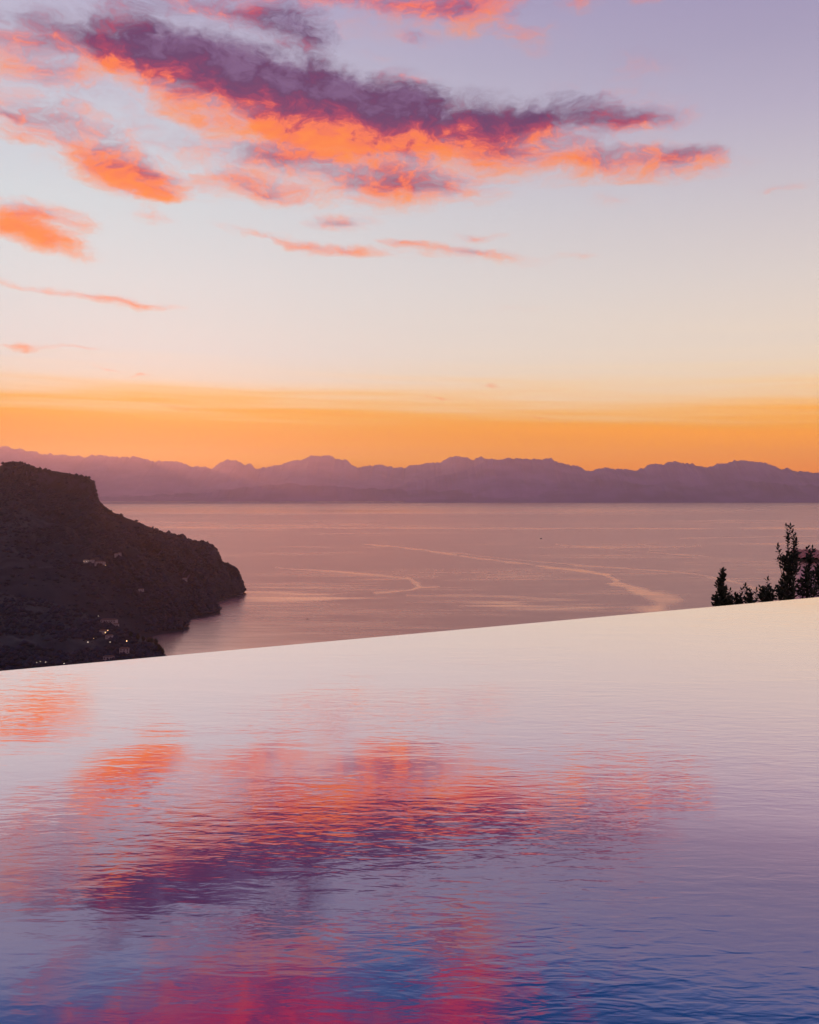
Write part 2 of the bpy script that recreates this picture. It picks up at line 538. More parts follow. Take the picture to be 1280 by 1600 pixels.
    L.new(mr.outputs[0], gl.inputs['Roughness'])
    fr = N.new('ShaderNodeFresnel'); fr.inputs['IOR'].default_value = 2.6
    mxs = N.new('ShaderNodeMixShader')
    sl = N.new('ShaderNodeMapRange'); L.new(at_.outputs['Fac'], sl.inputs[0])
    sl.inputs[3].default_value = 0.9; sl.inputs[4].default_value = 1.5
    fm_ = N.new('ShaderNodeMath'); fm_.operation = 'MULTIPLY'; fm_.use_clamp = True
    L.new(fr.outputs[0], fm_.inputs[0]); L.new(sl.outputs[0], fm_.inputs[1])
    L.new(fm_.outputs[0], mxs.inputs[0]); L.new(b.outputs[0], mxs.inputs[1]); L.new(gl.outputs[0], mxs.inputs[2])
    L.new(mxs.outputs[0], N['Material Output'].inputs['Surface'])
    b.inputs['Roughness'].default_value = 0.5
    geo = N.new('ShaderNodeNewGeometry')
    mp = N.new('ShaderNodeMapping'); mp.inputs['Scale'].default_value = (0.012, 0.03, 1)
    L.new(geo.outputs['Position'], mp.inputs[0])
    ns = N.new('ShaderNodeTexNoise'); ns.inputs['Scale'].default_value = 1.0; ns.inputs['Detail'].default_value = 5
    L.new(mp.outputs[0], ns.inputs['Vector'])
    inv = N.new('ShaderNodeMapRange'); L.new(at_.outputs['Fac'], inv.inputs[0])
    inv.inputs[3].default_value = 1.0; inv.inputs[4].default_value = 0.15
    bp = N.new('ShaderNodeBump'); bp.inputs['Distance'].default_value = 1.2
    L.new(inv.outputs[0], bp.inputs['Strength'])
    L.new(ns.outputs['Fac'], bp.inputs['Height'])
    L.new(bp.outputs[0], gl.inputs['Normal'])
    o = link('sea', me, m)
    tag(o, 'calm pinkish evening sea with pale smooth slicks across the bay', None, None, 'structure')


build_sea()

# ------------------------------------------------------------------ far mountains across the bay
m_mount = simple('mountain_haze_tint', (0.36, 0.22, 0.44), 0.95, second=(0.50, 0.32, 0.58), scale=0.0012)  # mauve of the haze put into the surface colour
m_far = simple('far_mountain_haze_tint', (0.50, 0.32, 0.52), 0.95, second=(0.64, 0.43, 0.64), scale=0.0012)  # paler copy: the thicker haze of distance put into the colour
m_near = simple('foothill_haze_tint', (0.30, 0.18, 0.35), 0.95, second=(0.42, 0.26, 0.48), scale=0.0012)  # darker copy: thinner haze in front put into the colour
m_plain = simple('hazy_plain_fields', (0.36, 0.25, 0.34), 0.95, second=(0.58, 0.44, 0.50), scale=0.002)  # fields made pale, low mist painted into their colour


def mountain(name, sky_pts, d, base_d, back_d, seed, label, n=700, rough=1.0, mat=None):
    n = 1500
    sp = np.array(sky_pts, float)
    px = np.linspace(sp[0, 0], sp[-1, 0], n)
    py = np.interp(px, sp[:, 0], sp[:, 1]) + fbm2(px / 11, px * 0 + 3, seed, 6, 0.68) * 4.6 * rough
    rows = []
    crest_z = np.array([EYE + ray(640, y).z * d for y in py])
    V = np.concatenate([np.linspace(0, 1, 46), np.linspace(1.06, 2, 12)])
    for v in V:
        if v <= 1:
            dist = base_d + (d - base_d) * v
            h = crest_z * (0.15 * v + 0.85 * v ** 1.35) + 4
        else:
            dist = d + (back_d - d) * (v - 1)
            h = crest_z * (1 - (v - 1) ** 0.9) + 4
        x = (px - 640) / FPX * d * (0.55 + 0.45 * dist / d)
        amp = crest_z * 0.34 * math.sin(math.pi * min(1, max(0, v))) * (1 - v) ** 0.6 if v <= 1 else crest_z * 0.1 * math.sin(math.pi * (v - 1))
        r = fbm2(x / 2600, np.full_like(x, dist / 5200), seed + 5, 5, 0.5, True)
        rows.append(np.stack([x, np.full_like(x, dist), np.maximum(h + amp * r, -0.5)], -1))
    o = link(name, grid_mesh(name, np.array(rows)), mat or m_mount)
    return tag(o, label, None, None, 'structure')


RANGE_A = [(-700, 705), (-300, 690), (-120, 700), (-40, 692), (0, 697), (10, 697), (25, 701), (42, 703), (65, 708), (100, 712), (130, 713.5), (152, 712), (188, 715.5),
           (203, 713), (222, 716), (238, 719), (280, 722), (300, 729), (332, 730.5), (345, 722), (356, 718), (370, 719), (381, 725.5), (392, 723), (400, 731),
           (420, 731), (457, 721), (486, 712.5), (513, 713), (544, 720), (558, 730), (568, 730), (589, 725.5), (606, 727), (616, 730.5), (632, 729.5), (640, 726.5),
           (689, 723), (702, 715.5), (713, 712.5), (726, 713), (740, 717), (751, 714.5), (764, 718.5), (800, 722), (900, 745), (1000, 760), (1300, 765)]
RANGE_B = [(540, 775), (600, 766), (625, 759), (650, 751), (690, 744), (730, 734), (764, 719), (790, 717.5), (799, 716.5), (814, 716.5), (836, 718), (845, 720), (861, 716),
           (878, 725), (895, 727), (921, 736), (946, 731.5), (971, 734), (995, 733), (1022, 725), (1056, 722), (1077, 725), (1105, 729), (1142, 721), (1166, 719),
           (1201, 723.5), (1221, 732.5), (1230, 730.5), (1252, 738), (1273, 739), (1287, 742), (1350, 738), (1450, 744), (1700, 730), (2000, 750)]
RANGE_C = [(-200, 778), (200, 776), (300, 771), (340, 766), (400, 760), (450, 756), (520, 760), (600, 765), (680, 768), (760, 766), (840, 757), (940, 750), (1010, 757), (1080, 760), (1160, 752), (1240, 757), (1330, 762), (1700, 758)]
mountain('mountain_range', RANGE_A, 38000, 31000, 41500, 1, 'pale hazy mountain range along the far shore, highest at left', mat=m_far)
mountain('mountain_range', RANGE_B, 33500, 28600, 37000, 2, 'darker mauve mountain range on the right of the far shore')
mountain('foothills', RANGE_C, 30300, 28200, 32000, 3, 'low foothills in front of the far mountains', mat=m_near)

# flat coastal plain, its shore is the far edge of the sea
pp = []
for i, px in enumerate(np.linspace(-900, 2100, 240)):
    row = []
    d0 = EYE * FPX / (787.2 - 0.0016 * (px - 200) - 768) + 140 * float(fbm2(np.array([px / 60.0]), np.array([2.0]), 8, 3)[0])
    for k, dd in enumerate((0, 60, 900, 2500, 5000)):
        d = d0 + dd
        row.append(((px - 640) / FPX * d, d, (-0.5, 9, 16, 26, 40)[k]))
    pp.append(row)
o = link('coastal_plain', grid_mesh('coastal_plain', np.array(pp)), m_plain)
tag(o, 'flat coastal plain under the far mountains', None, None, 'structure')

mb = MB()
for k in range(900):
    px = 150 + 480 * random.random() ** 1.2
    d = 27700 + random.random() * 4200
    c = at(px, 768, d)
    w = random.uniform(40, 320)
    mb.box((c.x, d, 20 + (d - 27600) / 5000 * 22), (w, w * 0.6, random.uniform(12, 40)), random.random())
m_town = simple('town_render', (0.55, 0.45, 0.42), 0.9, second=(0.85, 0.75, 0.70), scale=0.004)
tag(mb.build('coastal_town', m_town), 'scattered pale buildings of a far town along the opposite shore', 'town', None, 'stuff')

# ------------------------------------------------------------------ headland
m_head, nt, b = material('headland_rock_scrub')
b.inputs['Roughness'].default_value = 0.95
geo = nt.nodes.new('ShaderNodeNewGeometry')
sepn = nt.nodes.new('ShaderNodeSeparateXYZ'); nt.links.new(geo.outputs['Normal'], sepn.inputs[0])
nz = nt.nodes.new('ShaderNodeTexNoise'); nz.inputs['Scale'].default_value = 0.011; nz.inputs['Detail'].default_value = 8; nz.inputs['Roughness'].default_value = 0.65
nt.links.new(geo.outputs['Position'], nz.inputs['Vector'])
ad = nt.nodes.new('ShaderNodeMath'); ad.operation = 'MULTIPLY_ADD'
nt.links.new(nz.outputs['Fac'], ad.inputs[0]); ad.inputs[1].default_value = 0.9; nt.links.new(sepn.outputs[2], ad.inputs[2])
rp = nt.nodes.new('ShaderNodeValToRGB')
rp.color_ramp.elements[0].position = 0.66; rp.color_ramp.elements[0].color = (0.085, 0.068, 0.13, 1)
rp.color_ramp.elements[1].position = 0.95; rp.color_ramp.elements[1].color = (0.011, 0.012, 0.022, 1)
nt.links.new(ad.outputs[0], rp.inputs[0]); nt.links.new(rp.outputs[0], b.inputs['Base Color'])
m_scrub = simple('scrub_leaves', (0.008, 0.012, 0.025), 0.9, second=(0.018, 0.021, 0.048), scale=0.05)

CREST = [(381, 921.5, 3100), (377, 914, 3110), (374, 902, 3120), (370, 890, 3130), (360, 883, 3150), (352, 881.5, 3160), (344, 877.5, 3170), (341, 868, 3180), (339, 860, 3185),
         (333, 854, 3190), (325, 849, 3200), (313, 846, 3210), (300, 845.5, 3230), (292, 843.5, 3240), (284, 835.5, 3250), (273, 837, 3260), (266, 832.5, 3270), (250, 831, 3290),
         (237, 824, 3310), (219, 817, 3330), (200, 810, 3350), (175, 799, 3370), (162, 791, 3385), (154, 785, 3390), (150, 774, 3395), (148.5, 762, 3400), (145.5, 751, 3405),
         (138, 745.5, 3410), (109, 739.5, 3430), (78, 735.5, 3450), (57, 731, 3470), (47, 728, 3480), (38, 723.5, 3490), (31, 721.5, 3495), (12, 721.5, 3510), (5, 725, 3520),
         (-2, 731, 3530), (-60, 738, 3560), (-150, 715, 3600), (-300, 690, 3700), (-520, 650, 3800)]
crest = np.array([tuple(at(*c)) for c in CREST])
BASE_PX = [(382, 925), (379, 928.5), (370, 931.5), (359, 934.5), (349, 938), (338, 942), (336, 948), (345, 959.5), (331, 964), (315, 966.5), (300, 969), (292, 975), (297, 983), (288, 987), (275, 989), (257, 991), (241, 994)]
base = [tuple(on_level(px, py, -1.0)) for px, py in BASE_PX]
base += [(-640, 2050, -1), (-760, 1900, -1), (-1000, 1750, -1), (-1500, 1650, -1), (-2100, 1600, -1), (-3100, 1700, -1)]
NU, NV = 520, 190
# match the crest and the shore piece by piece, so that each point of the shore has its own spur
crest_u = np.array([0, .0] + list(np.linspace(0.004, 1, len(CREST) - 2)))
C3 = np.stack([np.interp(np.linspace(0, 1, NU), np.linspace(0, 1, len(crest)) ** 1.15, crest[:, k]) for k in range(3)], -1)
B3 = resample(np.array(base), NU)
bt = np.linspace(0, 1, NU)
# the first two thirds of the crest serve the seaward shore
B3 = np.stack([np.interp(bt, np.interp(np.linspace(0, 1, len(base)), [0, 16 / 22, 1], [0, 0.80, 1]), np.array(base)[:, k]) for k in range(3)], -1)
rows = []
uu = np.linspace(0, 1, NU)
for v in np.linspace(0, 1, NV):
    h = (1 - v)
    prof = h + 0.05 * math.sin(2 * math.pi * h)          # steeper under the crest
    xy = C3[:, :2] * (1 - v) + B3[:, :2] * v
    z = C3[:, 2] * prof + B3[:, 2] * (1 - prof)
    env = (math.sin(math.pi * v) ** 0.8 * min(1.0, v / 0.25)) if 0 < v < 1 else 0.0
    hgt = np.clip((C3[:, 2]) / 220.0, 0.12, 1.0)
    gul = fbm2(uu * 34 + v * 1.5, np.full_like(uu, v * 3), 51, 5, 0.55, True)
    big = fbm2(uu * 9, np.full_like(uu, v * 2.5), 57, 4)
    z = z + env * hgt * (gul * 26 + big * 34)
    cl = min(1.0, v / 0.05)
    z = z - np.clip((C3[:, 2] - 230) / 80, 0, 1) * 55 * cl * cl * (3 - 2 * cl) * (1 - v) ** 2
    ter = fbm2(uu * 12, np.full_like(uu, v * 22), 63, 4, 0.6)
    xy = xy + np.stack([gul * 12 * env, ter * 18 * env], -1) * hgt[:, None]
    edge = (1 - v) ** 14
    z = z + edge * (fbm2(uu * 160, uu * 0, 71, 3, 0.6) * 2.4)
    rows.append(np.concatenate([xy, np.maximum(z, -1)[:, None]], -1))
front = np.array(rows)
backs = []
for k, v in enumerate(np.linspace(0.04, 1, 16)):
    xy = front[0][:, :2] + np.array([-260.0, 700.0]) * v
    z = front[0][:, 2] * (1 - v ** 0.8) - 1.5 * v
    backs.append(np.concatenate([xy, z[:, None]], -1))
H = np.concatenate([np.array(backs[::-1]), front], 0)
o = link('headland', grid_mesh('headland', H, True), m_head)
tag(o, 'dark steep headland with cliffs running down to the sea at left', None, None, 'structure')


def blobs(name, P, size, count, seed, mat, vmin=0.0, vbias=1.0):
    """Scrub: many low crowns on a terrain grid, one mesh."""
    r = np.random.default_rng(seed)
    m, n, _ = P.shape
    i = (vmin + (1 - vmin) * r.random(count) ** vbias) * (m - 1.001)
    j = r.random(count) * (n - 1.001)
    i0, j0 = i.astype(int), j.astype(int)
    fi, fj = (i - i0)[:, None], (j - j0)[:, None]
    c = (P[i0, j0] * (1 - fj) + P[i0, j0 + 1] * fj) * (1 - fi) + (P[i0 + 1, j0] * (1 - fj) + P[i0 + 1, j0 + 1] * fj) * fi
    patch = fbm2(c[:, 0] / (size * 22), c[:, 1] / (size * 30) + c[:, 2] / (size * 14), seed + 3, 4)
    keep = (c[:, 2] > 4) & (patch + r.normal(0, .12, count) > -0.34)
    c = c[keep]
    k = len(c)
    unit = np.array([(1, 0, 0), (0.3, 0.95, 0), (-0.8, 0.6, 0), (-0.8, -0.6, 0), (0.3, -0.95, 0), (0, 0, 1.0), (0, 0, -0.6)], float)
    s = size * (0.35 + r.random(k) ** 3 * 1.5)
    V = unit[None] * s[:, None, None] * (0.75 + 0.5 * r.random((k, 7, 1)))
    V[:, :, 2] *= 0.8
    V = V + c[:, None, :] + np.array([0, 0, 0.25])[None, None] * s[:, None, None]
    fu = np.array([(a, (a + 1) % 5, 5) for a in range(5)] + [((a + 1) % 5, a, 6) for a in range(5)])
    F = (fu[None] + (np.arange(k) * 7)[:, None, None]).reshape(-1, 3)
    me = bpy.data.meshes.new(name)
    me.vertices.add(k * 7)
    me.vertices.foreach_set('co', V.reshape(-1).astype(np.float32))
    me.loops.add(len(F) * 3)
    me.loops.foreach_set('vertex_index', F.reshape(-1).astype(np.int32))
    me.polygons.add(len(F))
    me.polygons.foreach_set('loop_start', (np.arange(len(F)) * 3).astype(np.int32))
    me.update(calc_edges=True)
    return link(name, me, mat)


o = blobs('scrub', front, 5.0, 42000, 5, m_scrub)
tag(o, 'dark scrub and woods covering the slopes of the headland', 'scrub', None, 'stuff')

# nearer hillside at the bottom left, with the villas
NCREST = [(268, 1040, 1330), (259, 1027, 1340), (252, 1016, 1350), (244, 1005, 1365), (232, 1002, 1380), (215, 996, 1400), (190, 984, 1430), (165, 972, 1470), (130, 957, 1520), (90, 944, 1570), (40, 933, 1620), (0, 926, 1660), (-150, 900, 1750), (-500, 850, 1900)]
NBASE = [(300, 1110, 900), (280, 1110, 900), (262, 1112, 900), (245, 1112, 900), (225, 1112, 900), (205, 1115, 900), (180, 1115, 900), (150, 1116, 900), (115, 1118, 900), (75, 1118, 900), (25, 1120, 900), (-20, 1120, 900), (-200, 1130, 880), (-500, 1150, 850)]
nc = resample(np.array([tuple(at(*c)) for c in NCREST]), 260)
nb = resample(np.array([tuple(at(*c)) for c in NBASE]), 260)
rows = []
un = np.linspace(0, 1, 260)
for v in np.linspace(0, 1, 110):
    P = nc * (1 - v) + nb * v
    env = math.sin(math.pi * v) ** 0.7 if 0 < v < 1 else 0
    t = fbm2(un * 14, np.full_like(un, v * 9), 81, 5)
    step = (np.abs(((P[:, 2] / 7.0) % 1.0) - 0.5) - 0.25) * 5.0          # cultivated terraces
    P[:, 2] += env * (t * 9 + step)
    rows.append(P)
nfront = np.array(rows)
backs = []
for v in np.linspace(0.06, 1, 10):
    P = nfront[0].copy()
    P[:, 0] -= 190 * v; P[:, 1] += 420 * v; P[:, 2] = P[:, 2] * (1 - v) - 1.4 * v
    backs.append(P)
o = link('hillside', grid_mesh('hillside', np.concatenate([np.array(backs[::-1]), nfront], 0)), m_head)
tag(o, 'dark terraced hillside with villas at the lower left', None, None, 'structure')
o = blobs('scrub', nfront, 3.4, 14000, 6, m_scrub)
tag(o, 'dark bushes and groves covering the terraced hillside of villas', 'scrub', None, 'stuff')

# the flank of the near hillside, falling to the water
P = np.array([nfront[:, 0] + np.array([k * 26.0, k * 10.0, -k * 60.0]) for k in range(0, 6)])
P[:, :, 2] = np.maximum(P[:, :, 2], -1.6)

# ------------------------------------------------------------------ trees on the hillside
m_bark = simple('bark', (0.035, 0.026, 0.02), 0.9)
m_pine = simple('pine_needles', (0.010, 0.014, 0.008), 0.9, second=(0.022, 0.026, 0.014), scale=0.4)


def make_tree(h, crown_w, clumps, seed, top=False):
    r = random.Random(seed)
    tb, cb = MB(), MB()
    tb.tube([(0, 0, -2), (0.1, 0, h * 0.5), (0.0, 0.1, h * 0.85)], [h * 0.035, h * 0.024, h * 0.008], 6)
    for k in range(4):
        a = r.random() * 6.28
        z0 = h * r.uniform(0.4, 0.7)
        tb.tube([(0, 0, z0), (math.cos(a) * crown_w * .3, math.sin(a) * crown_w * .3, z0 + h * .12)], [h * .012, h * .004], 4)
    for k in range(clumps):
        a = r.random() * 6.28
        zz = r.random()
        z = h * (0.32 + 0.68 * zz)
        prof = math.sin(math.pi * min(1, 0.16 + 0.84 * zz)) ** 0.7
        rad = crown_w * 0.5 * prof * math.sqrt(r.random())
        c = Vector((math.cos(a) * rad, math.sin(a) * rad, z))
        s = crown_w * r.uniform(0.08, 0.17)
        for q in range(5):
            n1 = Vector((r.gauss(0, 1), r.gauss(0, 1), r.gauss(0, 1))).normalized()
            u = n1.orthogonal().normalized(); w = n1.cross(u)
            p = c + n1 * s * 0.6
            cb.add([p + u * s, p + w * s * 0.7, p - u * s, p - w * s * 0.7], [(0, 1, 2, 3)])
    return mesh_from('trunk', tb.v, tb.f), mesh_from('crown', cb.v, cb.f)


tree_meshes = [make_tree(9, 5.5, 90, k) for k in range(3)]


def surface(px, py, P):
    """Point of a terrain grid that shows at a photograph pixel."""
    V = P.reshape(-1, 3)
    Q = V - np.array([0, 0, EYE])
    cp, sp = math.cos(PITCH), math.sin(PITCH)
    w = Q[:, 1] * cp - Q[:, 2] * sp
    xx = 640 + Q[:, 0] / w * FPX
    yy = 800 - (Q[:, 1] * sp + Q[:, 2] * cp) / w * FPX
    e = (xx - px) ** 2 + (yy - py) ** 2
    e = np.where(w > 10, e, 1e12)
    k = np.where(e < e.min() + 8)[0]
    return Vector(V[k[np.argmin(Q[k, 1])]])


TREES = [(256, 1023, 9, 'lowest of the trees where the dark hillside meets the pool edge'), (252, 1018, 9, 'dark tree just above the lowest one on the slope by the sea'),
         (248, 1014, 8, 'bushy dark tree halfway up the slope by the sea'), (244, 1008, 10, 'tall dark tree near the top of the slope by the sea'),
         (239, 1004, 8, 'uppermost dark tree at the seaward end of the hillside'), (233, 1004, 9, 'rounded dark tree behind the seaward end of the hillside'),
         (226, 1002, 8, 'small dark tree on the hillside crest left of the seaward grove'), (217, 999, 9, 'dark tree on the hillside crest above the amber lamp'),
         (206, 995, 8, 'leftmost dark tree of the grove along the hillside crest')]
for k, (px, py, h, lab) in enumerate(TREES):
    p = surface(px, py, nfront[:40])
    e = link('tree', None, loc=p)
    tr, cr = tree_meshes[k % 3]
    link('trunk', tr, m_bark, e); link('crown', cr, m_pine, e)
    e.scale = (h / 9 * 1.1,) * 3
    e.rotation_euler = (0, 0, k * 1.3)
    tag(e, lab, 'tree', 'trees along the end of the hillside')
RIDGE = [(272, 837, 'small tree on the headland ridge by the double bump'), (284, 836, 'tree on the right bump of the headland ridge'), (313, 847, 'tree on the flat shoulder of the headland ridge'),
         (322, 849, 'tree on the ridge just right of the flat shoulder of the headland'), (354, 882, 'tree on the low knoll near the tip of the headland'), (237, 825, 'lone tree on the long sloping ridge of the headland')]
for k, (px, py, lab) in enumerate(RIDGE):
    p = surface(px, py, front[:3])
    e = link('tree', None, loc=p)
    tr, cr = tree_meshes[k % 3]
    link('trunk', tr, m_bark, e); link('crown', cr, m_pine, e)
    e.scale = (1.0,) * 3
    e.rotation_euler = (0, 0, k * 2.1)
    tag(e, lab, 'tree', 'trees on the headland ridge')

# ------------------------------------------------------------------ villas and lamps on the slopes
m_wall = simple('villa_render', (0.24, 0.20, 0.22), 0.9, second=(0.32, 0.27, 0.28), scale=0.3)
m_roof = simple('villa_roof', (0.12, 0.06, 0.045), 0.9, second=(0.17, 0.09, 0.065), scale=0.5)
m_pane_dark = simple('dark_pane', (0.02, 0.02, 0.025), 0.15)
m_pane_lit = simple('lit_pane', (0.5, 0.4, 0.2), 0.4, emit=(1.0, 0.62, 0.28), emit_s=2.2)


def villa(px, py, w, dp, h, label, P, lit=(), rows=1, rz=0.15):
    p = surface(px, py, P)
    e = link('villa', None, loc=p, rot=(0, 0, rz))
    b = MB(); b.box((0, 0, h / 2 - 2), (w, dp, h + 4)); b.build('wall', m_wall, e)
    r = MB()
    rw, rd = w / 2 + 0.5, dp / 2 + 0.5
    r.add([(-rw, -rd, h), (rw, -rd, h), (rw, rd, h), (-rw, rd, h), (-rw + rd * .8, 0, h + dp * .22), (rw - rd * .8, 0, h + dp * .22)],
          [(0, 1, 5, 4), (1, 2, 5), (2, 3, 4, 5), (3, 0, 4), (3, 2, 1, 0)])
    r.build('roof', m_roof, e)
    n = max(2, int(w / 4))
    q = 0
    for rr in range(rows):
        for i in range(n):
            x = -w / 2 + (i + 0.5) * w / n
            z = (rr + 0.5) * h / rows
            f = MB(); f.box((x, -dp / 2 - 0.03, z), (1.5, 0.12, 1.9)); f = f.build('window', m_wall, e)
            g = MB(); g.box((x, -dp / 2 - 0.105, z), (1.2, 0.04, 1.6)); g.build('pane', m_pane_lit if q in lit else m_pane_dark, f)
            q += 1
    tag(e, label, 'house', 'villas on the dark slopes')


VILLAS = [
    (173, 969, 24, 9, 7, 'long pale villa, the largest building on the dark hillside', nfront, (), 2),
    (187, 968, 7, 6, 5, 'small pale annex at the right end of the long villa', nfront, (), 1),
    (163, 989, 11, 7, 5, 'low pale house below the long villa with a lit window', nfront, (1,), 1),
    (173, 995, 9, 6, 4, 'reddish house under the low pale house on the terraces', nfront, (), 1),
    (195, 1020, 12, 7, 6, 'pale house close to the pool edge on the lower hillside', nfront, (), 2),
    (170, 1029, 12, 6, 4, 'long low wall house just above the pool edge', nfront, (), 1),
    (95, 971, 9, 6, 5, 'dim house alone in the middle of the wooded hillside', front, (), 1),
    (135, 876, 13, 9, 6, 'leftmost of the pale houses halfway up the headland', front, (0,), 1),
    (142, 878, 12, 9, 6, 'pale house right beside the leftmost one halfway up the headland', front, (), 1),
    (154, 879, 22, 10, 7, 'widest pale house of the row halfway up the headland', front, (), 2),
    (161, 879, 12, 9, 6, 'pale house at the right of the widest one on the headland', front, (), 1),
    (184, 867, 12, 9, 7, 'small house above the others, higher on the headland slope', front, (), 1),
    (188, 865, 10, 9, 7, 'highest small house on the headland slope', front, (), 1),
    (220, 922, 12, 9, 6, 'house on the lower headland slope with a faint lamp', front, (), 1),
    (290, 905, 14, 9, 7, 'house near the headland tip above the cliffs', front, (), 1),
]
for k, (px, py, w, dp, h, lab, P, lit, rows_) in enumerate(VILLAS):
    villa(px, py, w, dp, h, lab, P, lit, rows_, 0.1 + 0.12 * ((k * 7) % 5 - 2))

m_pole = simple('lamp_pole', (0.05, 0.05, 0.05), 0.5)
m_warm = simple('lamp_glow_warm', (0.9, 0.7, 0.4), 0.5, emit=(1.0, 0.60, 0.26), emit_s=5)
m_white = simple('lamp_glow_white', (0.9, 0.85, 0.7), 0.5, emit=(1.0, 0.84, 0.62), emit_s=3.5)


def lamp(px, py, P, label, glow, r=0.42):
    r *= 0.72
    p = surface(px, py + 3, P)
    e = link('street_lamp', None, loc=p)
    b = MB(); b.tube([(0, 0, -1), (0, 0, 4.6)], [0.10, 0.07], 6); b.build('pole', m_pole, e)
    b = MB(); b.tube([(0, 0, 4.6), (0, 0, 4.6 + r * .5), (0, 0, 4.6 + r * 1.5), (0, 0, 4.6 + r * 2)], [r * .5, r, r, r * .5], 8); b.build('lamp_globe', glow, e, True)
    tag(e, label, 'street lamp', 'lamps glowing on the dark slopes')


LAMPS = [(157, 950, nfront, 'small white lamp above the long villa', 1, .35), (167, 985, nfront, 'bright yellow lamp on the low house below the long villa', 0, .6),
         (158, 988, nfront, 'faint yellow lamp left of the bright one below the villa', 0, .3), (148, 998, nfront, 'small yellow lamp on the terrace between the two villas and lane', 0, .34),
         (137, 1005, nfront, 'yellow white lamp, leftmost of those under the villas', 1, .5), (171, 1005, nfront, 'small pale lamp below the reddish house', 1, .36),
         (198, 1002, nfront, 'large amber lamp, rightmost on the hillside', 0, .72), (41, 1038, nfront, 'first lamp from the left in the row along the pool edge', 1, .36),
         (57, 1037, nfront, 'second lamp from the left in the row along the pool edge', 1, .34), (63, 1036.5, nfront, 'third lamp from the left in the row along the pool edge', 1, .34),
         (71, 1036, nfront, 'fourth lamp from the left in the row along the pool edge', 1, .34), (98, 1038, nfront, 'last lamp at the right of the row along the pool edge', 1, .38),
         (133, 876, front, 'white lamp at the left end of the houses halfway up the headland', 1, .75), (138, 874, front, 'second white lamp beside the houses halfway up the headland', 1, .6),
         (167, 882, front, 'orange lamp at the right end of the houses halfway up the headland', 0, .7)]
for (px, py, P, lab, wh, r) in LAMPS:
    lamp(px, py, P, lab, m_white if wh else m_warm, r)


# ------------------------------------------------------------------ boats
def boat(px, py, L, label, rz):
    p = on_level(px, py, 0)
    e = link('boat', None, loc=(p.x, p.y, 0), rot=(0, 0, rz))
    b = MB()
    v, f = [], []
    for i in range(9):
        t = i / 8
        w = L * 0.16 * math.sin(math.pi * (0.12 + 0.76 * (1 - t))) ** 0.8 * (1 if t < .7 else max(0.0, 1 - (t - .7) / .3) ** .7 + .02)
        x = (t - 0.5) * L
        sh = L * 0.10 + L * 0.06 * t * t
        v += [(x, -w, sh), (x, -w * .7, 0), (x, 0, -L * .05), (x, w * .7, 0), (x, w, sh)]
    for i in range(8):
        for k in range(4):
            f.append((i * 5 + k, i * 5 + k + 1, i * 5 + k + 6, i * 5 + k + 5))
        f.append((i * 5 + 4, i * 5, i * 5 + 5, i * 5 + 9))
    f.append((0, 1, 2, 3, 4))
    b.add(v, f)
    b.build('hull', m_boat, e)
    c = MB(); c.box((-L * .08, 0, L * .19), (L * .28, L * .18, L * .16)); c.build('cabin', m_boat2, e)
    tag(e, label, 'boat', 'tiny boats out on the bay')


m_boat = simple('boat_paint', (0.05, 0.035, 0.035), 0.5)
m_boat2 = simple('boat_cabin', (0.12, 0.09, 0.09), 0.5)
boat(480.5, 967.5, 5.5, 'tiny dark boat off the headland near the pool edge', 0.3)
boat(845.5, 842, 26, 'tiny dark boat far out in the middle of the bay', 0.9)

# ------------------------------------------------------------------ pool
POOL_Z = EYE - 1.6
EL = on_level(0, 1048.5, POOL_Z); ER = on_level(1280, 933, POOL_Z)
ex = (ER - EL); ex.z = 0; ex.normalize()
ey = Vector((-ex.y, ex.x, 0))                   # away from the camera, over the edge
pool_rot = math.atan2(ex.y, ex.x)
S0, S1 = -7.0, (ER - EL).length + 6.0           # along the edge, from EL
near = -(Vector((0, 0, 0)) - Vector((EL.x, EL.y, 0))).dot(ey)   # camera distance from the edge line
WIDTH = near - 0.9

m_pool, nt, b = material('pool_water')
N, L = nt.nodes, nt.links
b.inputs['Base Color'].default_value = (0.004, 0.035, 0.14, 1)
b.inputs['Roughness'].default_value = 0.03
b.inputs['IOR'].default_value = 1.85
geo = N.new('ShaderNodeNewGeometry')


def pnoise(scale, sx_, sy_, detail, rot=0.0, rough=0.5, dist=0.0):
    mp = N.new('ShaderNodeMapping')
    mp.inputs['Rotation'].default_value = (0, 0, rot)
    mp.inputs['Scale'].default_value = (sx_, sy_, 1)
    L.new(geo.outputs['Position'], mp.inputs[0])
    n = N.new('ShaderNodeTexNoise'); n.noise_dimensions = '2D'
    n.inputs['Scale'].default_value = scale; n.inputs['Detail'].default_value = detail
    n.inputs['Roughness'].default_value = rough; n.inputs['Distortion'].default_value = dist
    L.new(mp.outputs[0], n.inputs['Vector'])
    return n.outputs['Fac']


def pm(op, a, b_, c=None):
    n = N.new('ShaderNodeMath'); n.operation = op
    setin(n, 0, a); setin(n, 1, b_); setin(n, 2, c)
    return n.outputs[0]


